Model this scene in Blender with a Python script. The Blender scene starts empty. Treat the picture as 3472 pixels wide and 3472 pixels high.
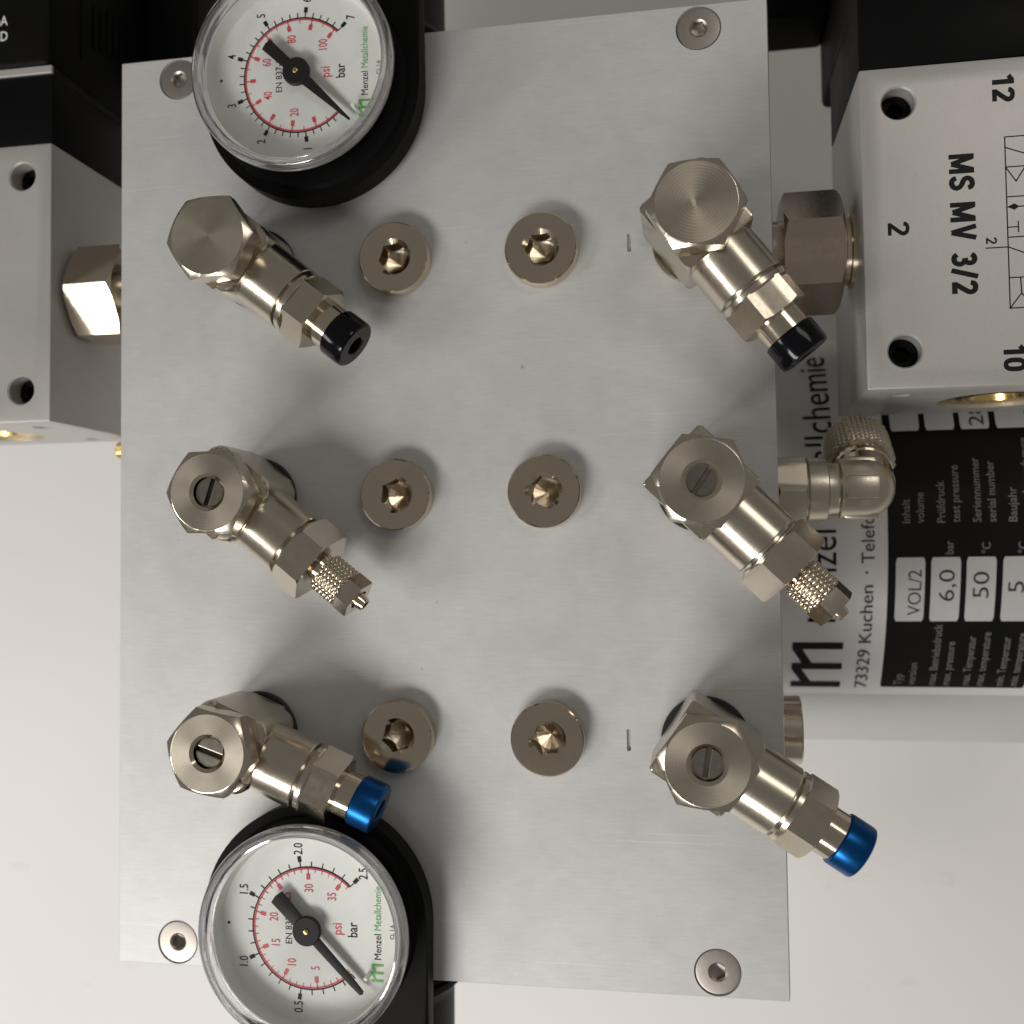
import bpy, bmesh, math, random
from mathutils import Matrix, Vector, Euler

R = math.radians
PI = math.pi
S = 0.001                      # everything below is written in millimetres
scene = bpy.context.scene
C = scene.collection
random.seed(7)

# ------------------------------------------------------------------ camera
cam_d = bpy.data.cameras.new('camera')
cam = bpy.data.objects.new('camera', cam_d)
C.objects.link(cam)
cam.location = (54.83*S, -12.43*S, 213.59*S)
cam.rotation_euler = Euler((R(2.2408), R(9.8999), R(-0.7318)), 'XYZ')
cam_d.sensor_width = 36.0
cam_d.lens = 36.02
cam_d.clip_start = 0.005
cam_d.clip_end = 50
cam_d.dof.use_dof = True
cam_d.dof.focus_distance = 0.200
cam_d.dof.aperture_fstop = 16.0
scene.camera = cam

# ------------------------------------------------------------------ world: dim warm room light
w = bpy.data.worlds.new('World')
scene.world = w
w.use_nodes = True
wn = w.node_tree.nodes
bg = wn['Background']
bg.inputs['Color'].default_value = (1.0, 0.95, 0.88, 1)
bg.inputs['Strength'].default_value = 0.172

# ------------------------------------------------------------------ ceiling lamps
def area(name, direction, dist, sx, sy, power, color, roll=0):
    l = bpy.data.lights.new(name, 'AREA')
    l.shape = 'RECTANGLE'
    l.size, l.size_y = sx, sy
    l.energy = power
    l.color = color
    o = bpy.data.objects.new(name, l)
    C.objects.link(o)
    v = Vector(direction).normalized()*dist
    o.location = v
    o.rotation_euler = (v.to_track_quat('Z', 'Y').to_matrix() @ Matrix.Rotation(R(roll), 3, 'Z')).to_euler()
    return o
area('ceiling_lamp', (-0.41, -0.75, 0.74), 0.80, 0.46, 0.17, 4.6, (1.0, 0.972, 0.93), 0)
area('ceiling_lamp', (-0.85, -0.22, 0.62), 0.85, 0.26, 0.16, 1.6, (1.0, 0.97, 0.93), 0)
area('ceiling_lamp', (0.62, 0.56, 1.0), 1.0, 0.40, 0.22, 0.95, (1.0, 0.94, 0.86), 40)

vs = scene.view_settings
vs.view_transform = 'Standard'
vs.look = 'None'
vs.exposure = 0
vs.gamma = 1
scene.render.engine = 'CYCLES'
scene.cycles.use_denoising = True
scene.cycles.max_bounces = 10
scene.cycles.transparent_max_bounces = 12
scene.cycles.sample_clamp_indirect = 6.0

# ================================================================== materials
def new_mat(name):
    m = bpy.data.materials.new(name)
    m.use_nodes = True
    nt = m.node_tree
    b = nt.nodes['Principled BSDF']
    return m, nt, b

def lk(nt, a, b):
    nt.links.new(a, b)

def node(nt, typ, **kw):
    n = nt.nodes.new(typ)
    for k, v in kw.items():
        setattr(n, k, v)
    return n

def ramp(nt, src, p0, c0, p1, c1):
    r = node(nt, 'ShaderNodeValToRGB')
    r.color_ramp.elements[0].position = p0
    r.color_ramp.elements[0].color = c0
    r.color_ramp.elements[1].position = p1
    r.color_ramp.elements[1].color = c1
    lk(nt, src, r.inputs['Fac'])
    return r

def g(v, a=1):
    return (v, v, v, a)

def mapped(nt, scale, coord='Object'):
    tc = node(nt, 'ShaderNodeTexCoord')
    mp = node(nt, 'ShaderNodeMapping')
    mp.inputs['Scale'].default_value = scale
    lk(nt, tc.outputs[coord], mp.inputs['Vector'])
    return mp

def noise(nt, vec, scale, detail=4, rough=0.55):
    n = node(nt, 'ShaderNodeTexNoise')
    n.inputs['Scale'].default_value = scale
    n.inputs['Detail'].default_value = detail
    n.inputs['Roughness'].default_value = rough
    lk(nt, vec, n.inputs['Vector'])
    return n

def bump(nt, b, src, strength, dist=0.0001):
    bp = node(nt, 'ShaderNodeBump')
    bp.inputs['Strength'].default_value = strength
    bp.inputs['Distance'].default_value = dist
    lk(nt, src, bp.inputs['Height'])
    lk(nt, bp.outputs['Normal'], b.inputs['Normal'])
    return bp

def metal_plain(name, col, rough, rough_var=0.06, metallic=1.0, nscale=900, bumpk=0.0, tint=0.08, rings=False, scratch=False):
    """plated metal with slight tone and gloss variation"""
    m, nt, b = new_mat(name)
    b.inputs['Metallic'].default_value = metallic
    mp = mapped(nt, (1, 1, 1))
    n = noise(nt, mp.outputs['Vector'], nscale*0.12, 5)
    c0 = tuple(max(0, c*(1-tint)) for c in col) + (1,)
    c1 = tuple(min(1, c*(1+tint)) for c in col) + (1,)
    r = ramp(nt, n.outputs['Fac'], 0.35, c0, 0.65, c1)
    lk(nt, r.outputs['Color'], b.inputs['Base Color'])
    n2 = noise(nt, mp.outputs['Vector'], nscale, 4)
    r2 = ramp(nt, n2.outputs['Fac'], 0.3, g(max(0.02, rough-rough_var)), 0.7, g(rough+rough_var))
    lk(nt, r2.outputs['Color'], b.inputs['Roughness'])
    if bumpk:
        bump(nt, b, n2.outputs['Fac'], bumpk, 0.00005)
    if scratch:                    # fine draw marks and small nicks left by tools
        mp4 = mapped(nt, (0.25, 1, 1))
        n4 = noise(nt, mp4.outputs['Vector'], 2600, 4, 0.7)
        bump(nt, b, n4.outputs['Fac'], 0.10, 0.00003)
    if rings:                      # fine lathe marks round the part's own long axis
        mp3 = mapped(nt, (1, 0.04, 0.04))
        n3 = noise(nt, mp3.outputs['Vector'], 2200, 3, 0.6)
        bump(nt, b, n3.outputs['Fac'], 0.16, 0.00003)
    return m

def metal_turned(name, col, rough):
    """lathe-turned end face: concentric marks, fan-shaped glare"""
    m, nt, b = new_mat(name)
    b.inputs['Metallic'].default_value = 1
    tc = node(nt, 'ShaderNodeTexCoord')
    wv = node(nt, 'ShaderNodeTexWave', wave_type='RINGS', rings_direction='Z')
    wv.inputs['Scale'].default_value = 520
    wv.inputs['Distortion'].default_value = 1.2
    wv.inputs['Detail'].default_value = 2
    lk(nt, tc.outputs['Object'], wv.inputs['Vector'])
    n = noise(nt, tc.outputs['Object'], 260, 5)
    r = ramp(nt, n.outputs['Fac'], 0.3, tuple(c*0.9 for c in col)+(1,), 0.7, tuple(min(1, c*1.06) for c in col)+(1,))
    lk(nt, r.outputs['Color'], b.inputs['Base Color'])
    b.inputs['Roughness'].default_value = rough
    b.inputs['Anisotropic'].default_value = 0.6
    tg = node(nt, 'ShaderNodeTangent', direction_type='RADIAL', axis='Z')
    lk(nt, tg.outputs['Tangent'], b.inputs['Tangent'])
    bump(nt, b, wv.outputs['Fac'], 0.12, 0.00003)
    return m

def anodised(name, col, rough, metallic, grain=(4, 60, 20), specks=True, k=0.06, bumpk=0.12, mottle=0.0):
    """matte aluminium with a faint directional grain, smudges and dust specks"""
    m, nt, b = new_mat(name)
    b.inputs['Metallic'].default_value = metallic
    mp = mapped(nt, grain)
    n = noise(nt, mp.outputs['Vector'], 160, 5, 0.6)
    mp2 = mapped(nt, (1, 1, 1))
    n2 = noise(nt, mp2.outputs['Vector'], 26, 5, 0.6)
    r = ramp(nt, n.outputs['Fac'], 0.3, tuple(c*(1-k) for c in col)+(1,), 0.7, tuple(c*(1+k) for c in col)+(1,))
    r2 = ramp(nt, n2.outputs['Fac'], 0.35, g(0.93), 0.65, g(1.0))
    mx = node(nt, 'ShaderNodeMix', data_type='RGBA', blend_type='MULTIPLY')
    mx.inputs['Factor'].default_value = 1
    lk(nt, r.outputs['Color'], mx.inputs['A'])
    lk(nt, r2.outputs['Color'], mx.inputs['B'])
    out = mx.outputs['Result']
    if mottle:
        n5 = noise(nt, mp2.outputs['Vector'], 150, 6, 0.7)
        r5 = ramp(nt, n5.outputs['Fac'], 0.35, g(1-mottle), 0.62, g(1.0))
        mx5 = node(nt, 'ShaderNodeMix', data_type='RGBA', blend_type='MULTIPLY')
        mx5.inputs['Factor'].default_value = 1
        lk(nt, out, mx5.inputs['A'])
        lk(nt, r5.outputs['Color'], mx5.inputs['B'])
        out = mx5.outputs['Result']
    if mottle:
        tcs = node(nt, 'ShaderNodeTexCoord')
        for rot_, thr, amt in ((24, 0.70, 0.05), (-61, 0.72, 0.04), (8, 0.70, 0.045)):
            ms = node(nt, 'ShaderNodeMapping')
            ms.inputs['Rotation'].default_value = (0, 0, R(rot_))
            ms.inputs['Scale'].default_value = (22, 1500, 1)
            lk(nt, tcs.outputs['Object'], ms.inputs['Vector'])
            ns = noise(nt, ms.outputs['Vector'], 1.0, 2, 0.5)
            rs_ = ramp(nt, ns.outputs['Fac'], thr, g(0), thr+0.03, g(amt))
            mxs = node(nt, 'ShaderNodeMix', data_type='RGBA', blend_type='ADD')
            mxs.inputs['Factor'].default_value = 1
            lk(nt, out, mxs.inputs['A'])
            lk(nt, rs_.outputs['Color'], mxs.inputs['B'])
            out = mxs.outputs['Result']
    if specks:
        mp3 = mapped(nt, (1, 0.62, 1))
        nd = noise(nt, mp3.outputs['Vector'], 900, 2)
        vo = node(nt, 'ShaderNodeTexVoronoi', feature='F1')
        vo.inputs['Scale'].default_value = 230
        vo.inputs['Randomness'].default_value = 1
        ad = node(nt, 'ShaderNodeMix', data_type='VECTOR')
        ad.inputs['Factor'].default_value = 0.0009
        lk(nt, mp3.outputs['Vector'], ad.inputs['A'])
        lk(nt, nd.outputs['Color'], ad.inputs['B'])
        lk(nt, ad.outputs['Result'], vo.inputs['Vector'])
        rs = ramp(nt, vo.outputs['Distance'], 0.045, g(1), 0.08, g(0))
        gt = ramp(nt, vo.outputs['Color'], 0.74, g(0), 0.77, g(1))
        mu = node(nt, 'ShaderNodeMath', operation='MULTIPLY')
        lk(nt, rs.outputs['Color'], mu.inputs[0])
        lk(nt, gt.outputs['Color'], mu.inputs[1])
        mu2 = node(nt, 'ShaderNodeMath', operation='MULTIPLY')
        lk(nt, mu.outputs[0], mu2.inputs[0])
        mu2.inputs[1].default_value = 0.42
        m2 = node(nt, 'ShaderNodeMix', data_type='RGBA')
        lk(nt, mu2.outputs[0], m2.inputs['Factor'])
        lk(nt, out, m2.inputs['A'])
        m2.inputs['B'].default_value = (0.10, 0.085, 0.07, 1)
        out = m2.outputs['Result']
    lk(nt, out, b.inputs['Base Color'])
    rr = ramp(nt, n2.outputs['Fac'], 0.3, g(rough-0.05), 0.7, g(rough+0.06))
    lk(nt, rr.outputs['Color'], b.inputs['Roughness'])
    bump(nt, b, n.outputs['Fac'], bumpk, 0.00004)
    return m

def plastic(name, col, rough, nscale=1200, bumpk=0.05, spec=0.5, var=0.04):
    m, nt, b = new_mat(name)
    mp = mapped(nt, (1, 1, 1))
    n = noise(nt, mp.outputs['Vector'], nscale, 3)
    n2 = noise(nt, mp.outputs['Vector'], 60, 4)
    r = ramp(nt, n2.outputs['Fac'], 0.3, tuple(c*0.88 for c in col)+(1,), 0.7, tuple(min(1, c*1.1) for c in col)+(1,))
    lk(nt, r.outputs['Color'], b.inputs['Base Color'])
    rr = ramp(nt, n2.outputs['Fac'], 0.3, g(max(.02, rough-var)), 0.7, g(rough+var))
    lk(nt, rr.outputs['Color'], b.inputs['Roughness'])
    b.inputs['Specular IOR Level'].default_value = spec
    if bumpk:
        bump(nt, b, n.outputs['Fac'], bumpk, 0.00004)
    return m

NICK = (0.575, 0.52, 0.43)
M = {}
M['plate'] = anodised('brushed aluminium plate', (0.575, 0.573, 0.57), 0.50, 0.35, grain=(1.3, 14, 5), k=0.05, mottle=0.06)
M['block'] = anodised('anodised aluminium block', (0.475, 0.457, 0.44), 0.40, 0.45, grain=(8, 8, 8), k=0.03, bumpk=0.04)
M['nickel'] = metal_plain('nickel plated brass', NICK, 0.22, 0.03, bumpk=0.0, tint=0.04, scratch=True)
M['nickel_turned'] = metal_plain('turned nickel barrel', NICK, 0.23, 0.02, bumpk=0.0, tint=0.03, rings=True)
M['nickel_bright'] = metal_plain('polished nickel', (0.635, 0.555, 0.44), 0.13, 0.02, tint=0.03)
M['nickel_face'] = metal_turned('turned nickel face', NICK, 0.32)
M['nickel_cast'] = metal_plain('cast nickel', (0.60, 0.55, 0.45), 0.34, 0.05, nscale=1800, bumpk=0.22, tint=0.04)
M['nickel_dull'] = metal_plain('bronzed nickel', (0.52, 0.44, 0.37), 0.24, 0.04, bumpk=0.0, tint=0.03)
M['steel'] = metal_plain('stainless steel', (0.42, 0.385, 0.35), 0.44, 0.03, tint=0.04)
M['steel_shade'] = metal_plain('shade-toned steel', (0.27, 0.245, 0.21), 0.30, 0.04, tint=0.05)  # shade on the recessed slotted screws put into the base colour
M['brass'] = metal_plain('brass', (0.80, 0.60, 0.24), 0.25, 0.06, tint=0.12)
M['black'] = plastic('black moulded plastic', (0.003, 0.003, 0.0032), 0.46, spec=0.10)
M['black_satin'] = plastic('black satin plastic', (0.003, 0.0029, 0.0028), 0.55, spec=0.10)
M['black_gloss'] = plastic('black anodised collar', (0.0025, 0.0025, 0.004), 0.12, bumpk=0.0, spec=0.22, var=0.02)
M['rubber'] = plastic('black rubber', (0.012, 0.012, 0.012), 0.6)
M['ink'] = plastic('black ink', (0.008, 0.008, 0.008), 0.5, bumpk=0, spec=0.2)
M['ink_grey'] = plastic('grey black ink', (0.03, 0.03, 0.03), 0.5, bumpk=0)
M['ink_red'] = plastic('red ink', (0.60, 0.05, 0.085), 0.5, bumpk=0)
M['ink_green'] = plastic('green ink', (0.12, 0.42, 0.09), 0.5, bumpk=0)
M['ink_white'] = plastic('white ink', (0.62, 0.62, 0.66), 0.5, bumpk=0)
M['ink_pale'] = plastic('pale grey ink', (0.16, 0.155, 0.15), 0.5, bumpk=0)
M['dial'] = plastic('white dial', (0.68, 0.69, 0.665), 0.45, bumpk=0)
M['label_silver'] = anodised('silver label foil', (0.80, 0.80, 0.795), 0.36, 0.30, grain=(6, 6, 6), specks=False, k=0.02, bumpk=0.02)
M['label_cell'] = anodised('pale label cell', (0.66, 0.66, 0.65), 0.38, 0.35, grain=(6, 6, 6), specks=False, k=0.02, bumpk=0.02)
M['label_black'] = plastic('black label print', (0.004, 0.004, 0.004), 0.30, bumpk=0, spec=0.25)
M['tank'] = anodised('silver painted tank', (0.62, 0.61, 0.595), 0.36, 0.4, grain=(5, 5, 5), specks=False, k=0.02, bumpk=0.03)
M['pin'] = plastic('white pin', (0.75, 0.75, 0.72), 0.4, bumpk=0)

# blue anodised aluminium
M['blue'] = metal_plain('blue anodised aluminium', (0.005, 0.075, 0.25), 0.30, 0.03, metallic=0.9, bumpk=0.0)

# table top
m, nt, b = new_mat('white table laminate')
mp = mapped(nt, (1, 1, 1))
n1 = noise(nt, mp.outputs['Vector'], 9, 4)
n2 = noise(nt, mp.outputs['Vector'], 700, 3)
mpm = mapped(nt, (1, 2.2, 1))
n3 = noise(nt, mpm.outputs['Vector'], 34, 5, 0.65)
r = ramp(nt, n1.outputs['Fac'], 0.3, (0.765, 0.755, 0.735, 1), 0.7, (0.80, 0.79, 0.77, 1))
rm = ramp(nt, n3.outputs['Fac'], 0.26, g(0.86), 0.36, g(1.0))
mxm = node(nt, 'ShaderNodeMix', data_type='RGBA', blend_type='MULTIPLY')
mxm.inputs['Factor'].default_value = 1
lk(nt, r.outputs['Color'], mxm.inputs['A'])
lk(nt, rm.outputs['Color'], mxm.inputs['B'])
lk(nt, mxm.outputs['Result'], b.inputs['Base Color'])
b.inputs['Roughness'].default_value = 0.5
bump(nt, b, n2.outputs['Fac'], 0.05, 0.0001)
M['table'] = m

def facing_gloss(nt, base, gain):
    """reflectance that rises towards grazing view, equal from both sides of a thin sheet"""
    lw = node(nt, 'ShaderNodeLayerWeight')
    lw.inputs['Blend'].default_value = 0.5
    pw = node(nt, 'ShaderNodeMath', operation='POWER')
    lk(nt, lw.outputs['Facing'], pw.inputs[0])
    pw.inputs[1].default_value = 4.0
    ma = node(nt, 'ShaderNodeMath', operation='MULTIPLY_ADD')
    lk(nt, pw.outputs[0], ma.inputs[0])
    ma.inputs[1].default_value = gain
    ma.inputs[2].default_value = base
    return ma.outputs[0]

# clear gauge window: thin acrylic sheet
m, nt, b = new_mat('clear window')
tr = node(nt, 'ShaderNodeBsdfTransparent')
tr.inputs['Color'].default_value = (0.97, 0.975, 0.97, 1)
gl = node(nt, 'ShaderNodeBsdfGlossy')
gl.inputs['Roughness'].default_value = 0.03
fr = facing_gloss(nt, 0.04, 0.9)
mx = node(nt, 'ShaderNodeMixShader')
lk(nt, fr, mx.inputs['Fac'])
lk(nt, tr.outputs['BSDF'], mx.inputs[1])
lk(nt, gl.outputs['BSDF'], mx.inputs[2])
lk(nt, mx.outputs['Shader'], nt.nodes['Material Output'].inputs['Surface'])
M['window'] = m

# clear plastic bezel
m, nt, b = new_mat('clear acrylic bezel')
b.inputs['Base Color'].default_value = (0.93, 0.93, 0.94, 1)
b.inputs['Roughness'].default_value = 0.06
b.inputs['IOR'].default_value = 1.49
b.inputs['Transmission Weight'].default_value = 1.0
mp = mapped(nt, (1, 1, 1))
n1 = noise(nt, mp.outputs['Vector'], 400, 3)
bump(nt, b, n1.outputs['Fac'], 0.04, 0.0001)
tr = node(nt, 'ShaderNodeBsdfTransparent')
tr.inputs['Color'].default_value = (0.93, 0.93, 0.94, 1)
gl = node(nt, 'ShaderNodeBsdfGlossy')
gl.inputs['Roughness'].default_value = 0.07
mx = node(nt, 'ShaderNodeMixShader')
lk(nt, facing_gloss(nt, 0.22, 0.8), mx.inputs['Fac'])
lk(nt, tr.outputs['BSDF'], mx.inputs[1])
lk(nt, gl.outputs['BSDF'], mx.inputs[2])
mx2 = node(nt, 'ShaderNodeMixShader')
mx2.inputs['Fac'].default_value = 0.4
lk(nt, b.outputs['BSDF'], mx2.inputs[1])
lk(nt, mx.outputs['Shader'], mx2.inputs[2])
lk(nt, mx2.outputs['Shader'], nt.nodes['Material Output'].inputs['Surface'])
M['acrylic'] = m

# ================================================================== mesh helpers
CACHE = {}

def finish(bm, smooth=None, recalc=True):
    if recalc:
        bmesh.ops.recalc_face_normals(bm, faces=bm.faces[:])
    me = bpy.data.meshes.new('mesh')
    bm.to_mesh(me)
    bm.free()
    if smooth is not None:
        me.polygons.foreach_set('use_smooth', [True]*len(me.polygons))
        me.set_sharp_from_angle(angle=R(smooth))
    return me

def add(bm, verts, faces, mat=None):
    mat = mat or Matrix.Identity(4)
    vv = [bm.verts.new((mat @ Vector(v))*S) for v in verts]
    for f in faces:
        try:
            bm.faces.new([vv[i] for i in f])
        except ValueError:
            pass
    return vv

AX = Matrix(((0, 0, 1, 0), (0, 1, 0, 0), (-1, 0, 0, 0), (0, 0, 0, 1)))     # local z -> +x
AY = Matrix(((1, 0, 0, 0), (0, 0, 1, 0), (0, -1, 0, 0), (0, 0, 0, 1)))     # local z -> +y

def T(x, y, z):
    return Matrix.Translation((x, y, z))

def lathe(bm, prof, n=64, mat=None):
    """prof: list of (r, h); revolved about local z"""
    verts, rings = [], []
    for r_, h in prof:
        if r_ <= 1e-6:
            rings.append([len(verts)])
            verts.append((0, 0, h))
        else:
            s = len(verts)
            for i in range(n):
                a = 2*PI*i/n
                verts.append((r_*math.cos(a), r_*math.sin(a), h))
            rings.append(list(range(s, s+n)))
    faces = []
    for A, B in zip(rings[:-1], rings[1:]):
        for i in range(n):
            j = (i+1) % n
            if len(A) == 1 and len(B) == 1:
                continue
            if len(A) == 1:
                faces.append((A[0], B[i], B[j]))
            elif len(B) == 1:
                faces.append((A[i], A[j], B[0]))
            else:
                faces.append((A[i], A[j], B[j], B[i]))
    add(bm, verts, faces, mat)

def rings_mesh(bm, rings, mat=None, cap0=False, cap1=False):
    n = len(rings[0])
    verts = [v for rg in rings for v in rg]
    faces = []
    for k in range(len(rings)-1):
        for i in range(n):
            j = (i+1) % n
            faces.append((k*n+i, k*n+j, (k+1)*n+j, (k+1)*n+i))
    if cap0:
        faces.append(tuple(range(n))[::-1])
    if cap1:
        faces.append(tuple(range((len(rings)-1)*n, len(rings)*n)))
    add(bm, verts, faces, mat)

def hexr(a, af):
    t = ((a + PI/6) % (PI/3)) - PI/6
    return None

def hex_radius(theta, af):
    """radius of a hexagon (vertex at angle 0) of across-flats af"""
    t = (theta % (PI/3)) - PI/6
    return (af/2)/math.cos(t)

def hexnut(bm, af, z0, z1, rc0=None, rc1=None, bore=0, n=96, mat=None, slope=0.577):
    """hex prism with turned chamfers; rc = chamfer circle radius at either end"""
    rings = []
    ang = [2*PI*i/n for i in range(n)]
    def ring(fr, fz):
        return [(fr(a)*math.cos(a), fr(a)*math.sin(a), fz(a)) for a in ang]
    if bore:
        rings.append(ring(lambda a: bore, lambda a: z0))
    if rc0:
        rings.append(ring(lambda a: min(rc0, hex_radius(a, af)), lambda a: z0))
        rings.append(ring(lambda a: hex_radius(a, af), lambda a: z0+max(0, hex_radius(a, af)-rc0)*slope))
    else:
        rings.append(ring(lambda a: hex_radius(a, af), lambda a: z0))
    if rc1:
        rings.append(ring(lambda a: hex_radius(a, af), lambda a: z1-max(0, hex_radius(a, af)-rc1)*slope))
        rings.append(ring(lambda a: min(rc1, hex_radius(a, af)), lambda a: z1))
    else:
        rings.append(ring(lambda a: hex_radius(a, af), lambda a: z1))
    if bore:
        rings.append(ring(lambda a: bore, lambda a: z1))
        rings.append(rings[0])
        rings_mesh(bm, rings, mat)
    else:
        rings_mesh(bm, rings, mat, True, True)

def box(bm, x0, x1, y0, y1, z0, z1, bev=0, seg=2, mat=None):
    t = bmesh.new()
    v = [(x, y, z) for x in (x0, x1) for y in (y0, y1) for z in (z0, z1)]
    vv = [t.verts.new(p) for p in v]
    for f in ((0, 1, 3, 2), (4, 6, 7, 5), (0, 4, 5, 1), (2, 3, 7, 6), (0, 2, 6, 4), (1, 5, 7, 3)):
        t.faces.new([vv[i] for i in f])
    bmesh.ops.recalc_face_normals(t, faces=t.faces[:])
    if bev:
        bmesh.ops.bevel(t, geom=t.edges[:], offset=bev, segments=seg, affect='EDGES', profile=0.5)
    merge(bm, t, mat)

def merge(bm, t, mat=None):
    t.verts.ensure_lookup_table()
    idx = {v: i for i, v in enumerate(t.verts)}
    add(bm, [tuple(v.co) for v in t.verts], [[idx[v] for v in f.verts] for f in t.faces], mat)
    t.free()

def rrect(hx, hy, rad, n=8, cx=0, cy=0):
    pts = []
    for (sx, sy, a0) in ((1, 1, 0), (-1, 1, 90), (-1, -1, 180), (1, -1, 270)):
        for i in range(n+1):
            a = R(a0 + 90*i/n)
            pts.append((cx+sx*(hx-rad)+rad*math.cos(a), cy+sy*(hy-rad)+rad*math.sin(a)))
    return pts

def prism(bm, pts, z0, z1, bev=0.0, mat=None, seg=2):
    """polygon prism with optionally rounded top and bottom rims"""
    t = bmesh.new()
    lo = [t.verts.new((x, y, z0)) for x, y in pts]
    hi = [t.verts.new((x, y, z1)) for x, y in pts]
    n = len(pts)
    t.faces.new(lo[::-1])
    t.faces.new(hi)
    for i in range(n):
        j = (i+1) % n
        t.faces.new((lo[i], lo[j], hi[j], hi[i]))
    if bev:
        es = [e for e in t.edges if abs(e.verts[0].co.z-e.verts[1].co.z) < 1e-9]
        bmesh.ops.bevel(t, geom=es, offset=bev, segments=seg, affect='EDGES', profile=0.5)
    merge(bm, t, mat)

def obj(name, me, mat=None, parent=None, loc=None, rot=None):
    if isinstance(me, bmesh.types.BMesh):
        me = finish(me, 35)
    o = bpy.data.objects.new(name, me)
    C.objects.link(o)
    if mat is not None and not me.materials:
        me.materials.append(M[mat] if isinstance(mat, str) else mat)
    if parent is not None:
        o.parent = parent
    if loc is not None:
        o.location = Vector(loc)*S
    if rot is not None:
        o.rotation_euler = rot
    return o

def tag(o, label, cat, group=None, kind=None):
    o['label'] = label
    o['category'] = cat
    if group:
        o['group'] = group
    if kind:
        o['kind'] = kind
    return o

def thing(name, loc, label, cat, rz=0, group=None):
    o = bpy.data.objects.new(name, None)
    o.empty_display_size = 0.005
    C.objects.link(o)
    o.location = Vector(loc)*S
    o.rotation_euler = (0, 0, rz)
    return tag(o, label, cat, group)

def cached(key, fn):
    if key not in CACHE:
        CACHE[key] = fn()
    return CACHE[key]

# ---- lettering
def text_geo(body, cap, length=None, bold=0.0, xs=1.0, spacing=1.0):
    """flat glyph geometry: verts (mm, baseline at 0, starts at 0) and faces"""
    cu = bpy.data.curves.new('glyphs', 'FONT')
    cu.body = body
    cu.size = 1.0
    cu.resolution_u = 3
    cu.offset = bold
    cu.space_character = spacing
    o = bpy.data.objects.new('glyphs', cu)
    C.objects.link(o)
    dg = bpy.context.evaluated_depsgraph_get()
    me = bpy.data.meshes.new_from_object(o.evaluated_get(dg))
    vs_ = [tuple(v.co) for v in me.vertices]
    fs = [tuple(p.vertices) for p in me.polygons]
    bpy.data.objects.remove(o)
    bpy.data.curves.remove(cu)
    bpy.data.meshes.remove(me)
    x0 = min(v[0] for v in vs_)
    x1 = max(v[0] for v in vs_)
    k = cap/0.72                                   # cap height of the default face
    kx = k*xs if length is None else length/(x1-x0)
    return [((v[0]-x0)*kx, v[1]*k) for v in vs_], fs, (x1-x0)*kx

def text_flat(bm, body, cap, place, length=None, bold=0.0, xs=1.0, align='L', spacing=1.0):
    """place: function (u, v) -> (x, y, z) mm"""
    vs_, fs, wd = text_geo(body, cap, length, bold, xs, spacing)
    off = {'L': 0, 'C': -wd/2, 'R': -wd}[align]
    add(bm, [place(u+off, v) for u, v in vs_], fs)

def flat_finish(bm):
    return finish(bm, None, False)

# ================================================================== THE SETTING
bm = bmesh.new()
v = [(-900, -900, 0), (900, -900, 0), (900, 900, 0), (-900, 900, 0)]
add(bm, v, [(0, 1, 2, 3)])
table = obj('table', finish(bm), 'table', loc=(0, 0, -171.5))
table['kind'] = 'structure'
table['label'] = 'plain white table top under the whole assembly'

# ================================================================== cover plate
ROW = (51.8, 0.6, -50.6)
COL = (-39.1, -7.1, 24.95, 57.0)
PW, PH, PT = 72.5, 101.95, 4.0
SCREWS = [(-58.4, 97.0), (58.5, 97.0), (58.5, -97.0), (-58.4, -97.0)]

def cut(me_base, me_cut):
    a = bpy.data.objects.new('base', me_base)
    c = bpy.data.objects.new('cutter', me_cut)
    C.objects.link(a)
    C.objects.link(c)
    md = a.modifiers.new('b', 'BOOLEAN')
    md.operation = 'DIFFERENCE'
    md.solver = 'EXACT'
    md.use_self = True
    md.object = c
    dg = bpy.context.evaluated_depsgraph_get()
    me = bpy.data.meshes.new_from_object(a.evaluated_get(dg))
    bpy.data.objects.remove(a)
    bpy.data.objects.remove(c)
    return me

bm = bmesh.new()
box(bm, -PW, PW, -PH, PH, -PT, 0, 0.12, 1)
for v in bm.verts:                       # sheared edge: the side leans out a little
    if v.co.x > 0 and v.co.z < -0.002:
        v.co.x += 0.42*S
base = finish(bm)
bm = bmesh.new()
for (x, y) in SCREWS:
    lathe(bm, [(0, -3.2), (2.2, -3.2), (4.72, -0.55), (4.72, 0.6), (0, 0.6)], 48, T(x, y, 0))
for y in ROW:
    for x in COL[1:3]:
        lathe(bm, [(0, -4.6), (4.2, -4.6), (4.2, 0.6), (0, 0.6)], 40, T(x, y, 0))
for (x0, y0, x1, y1) in ((43.30, 54.5, 43.28, 50.6), (41.47, -48.7, 41.47, -53.2)):
    pts = rrect(0.42, abs(y0-y1)/2, 0.40, 4, (x0+x1)/2, (y0+y1)/2)
    prism(bm, pts, -0.8, 0.5)
pl = cut(base, finish(bm))
plate = obj('cover_plate', pl, 'plate')
tag(plate, 'large grey brushed aluminium plate carrying all the small fittings', 'plate')

# hollow machined body under the plate (seen only from the side)
bm = bmesh.new()
box(bm, -69.5, 69.5, -72, 72, -30, -4.7, 0.6, 2)
tag(obj('manifold_block', bm, 'block'), 'aluminium manifold block hidden beneath the brushed plate', 'manifold')

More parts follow.
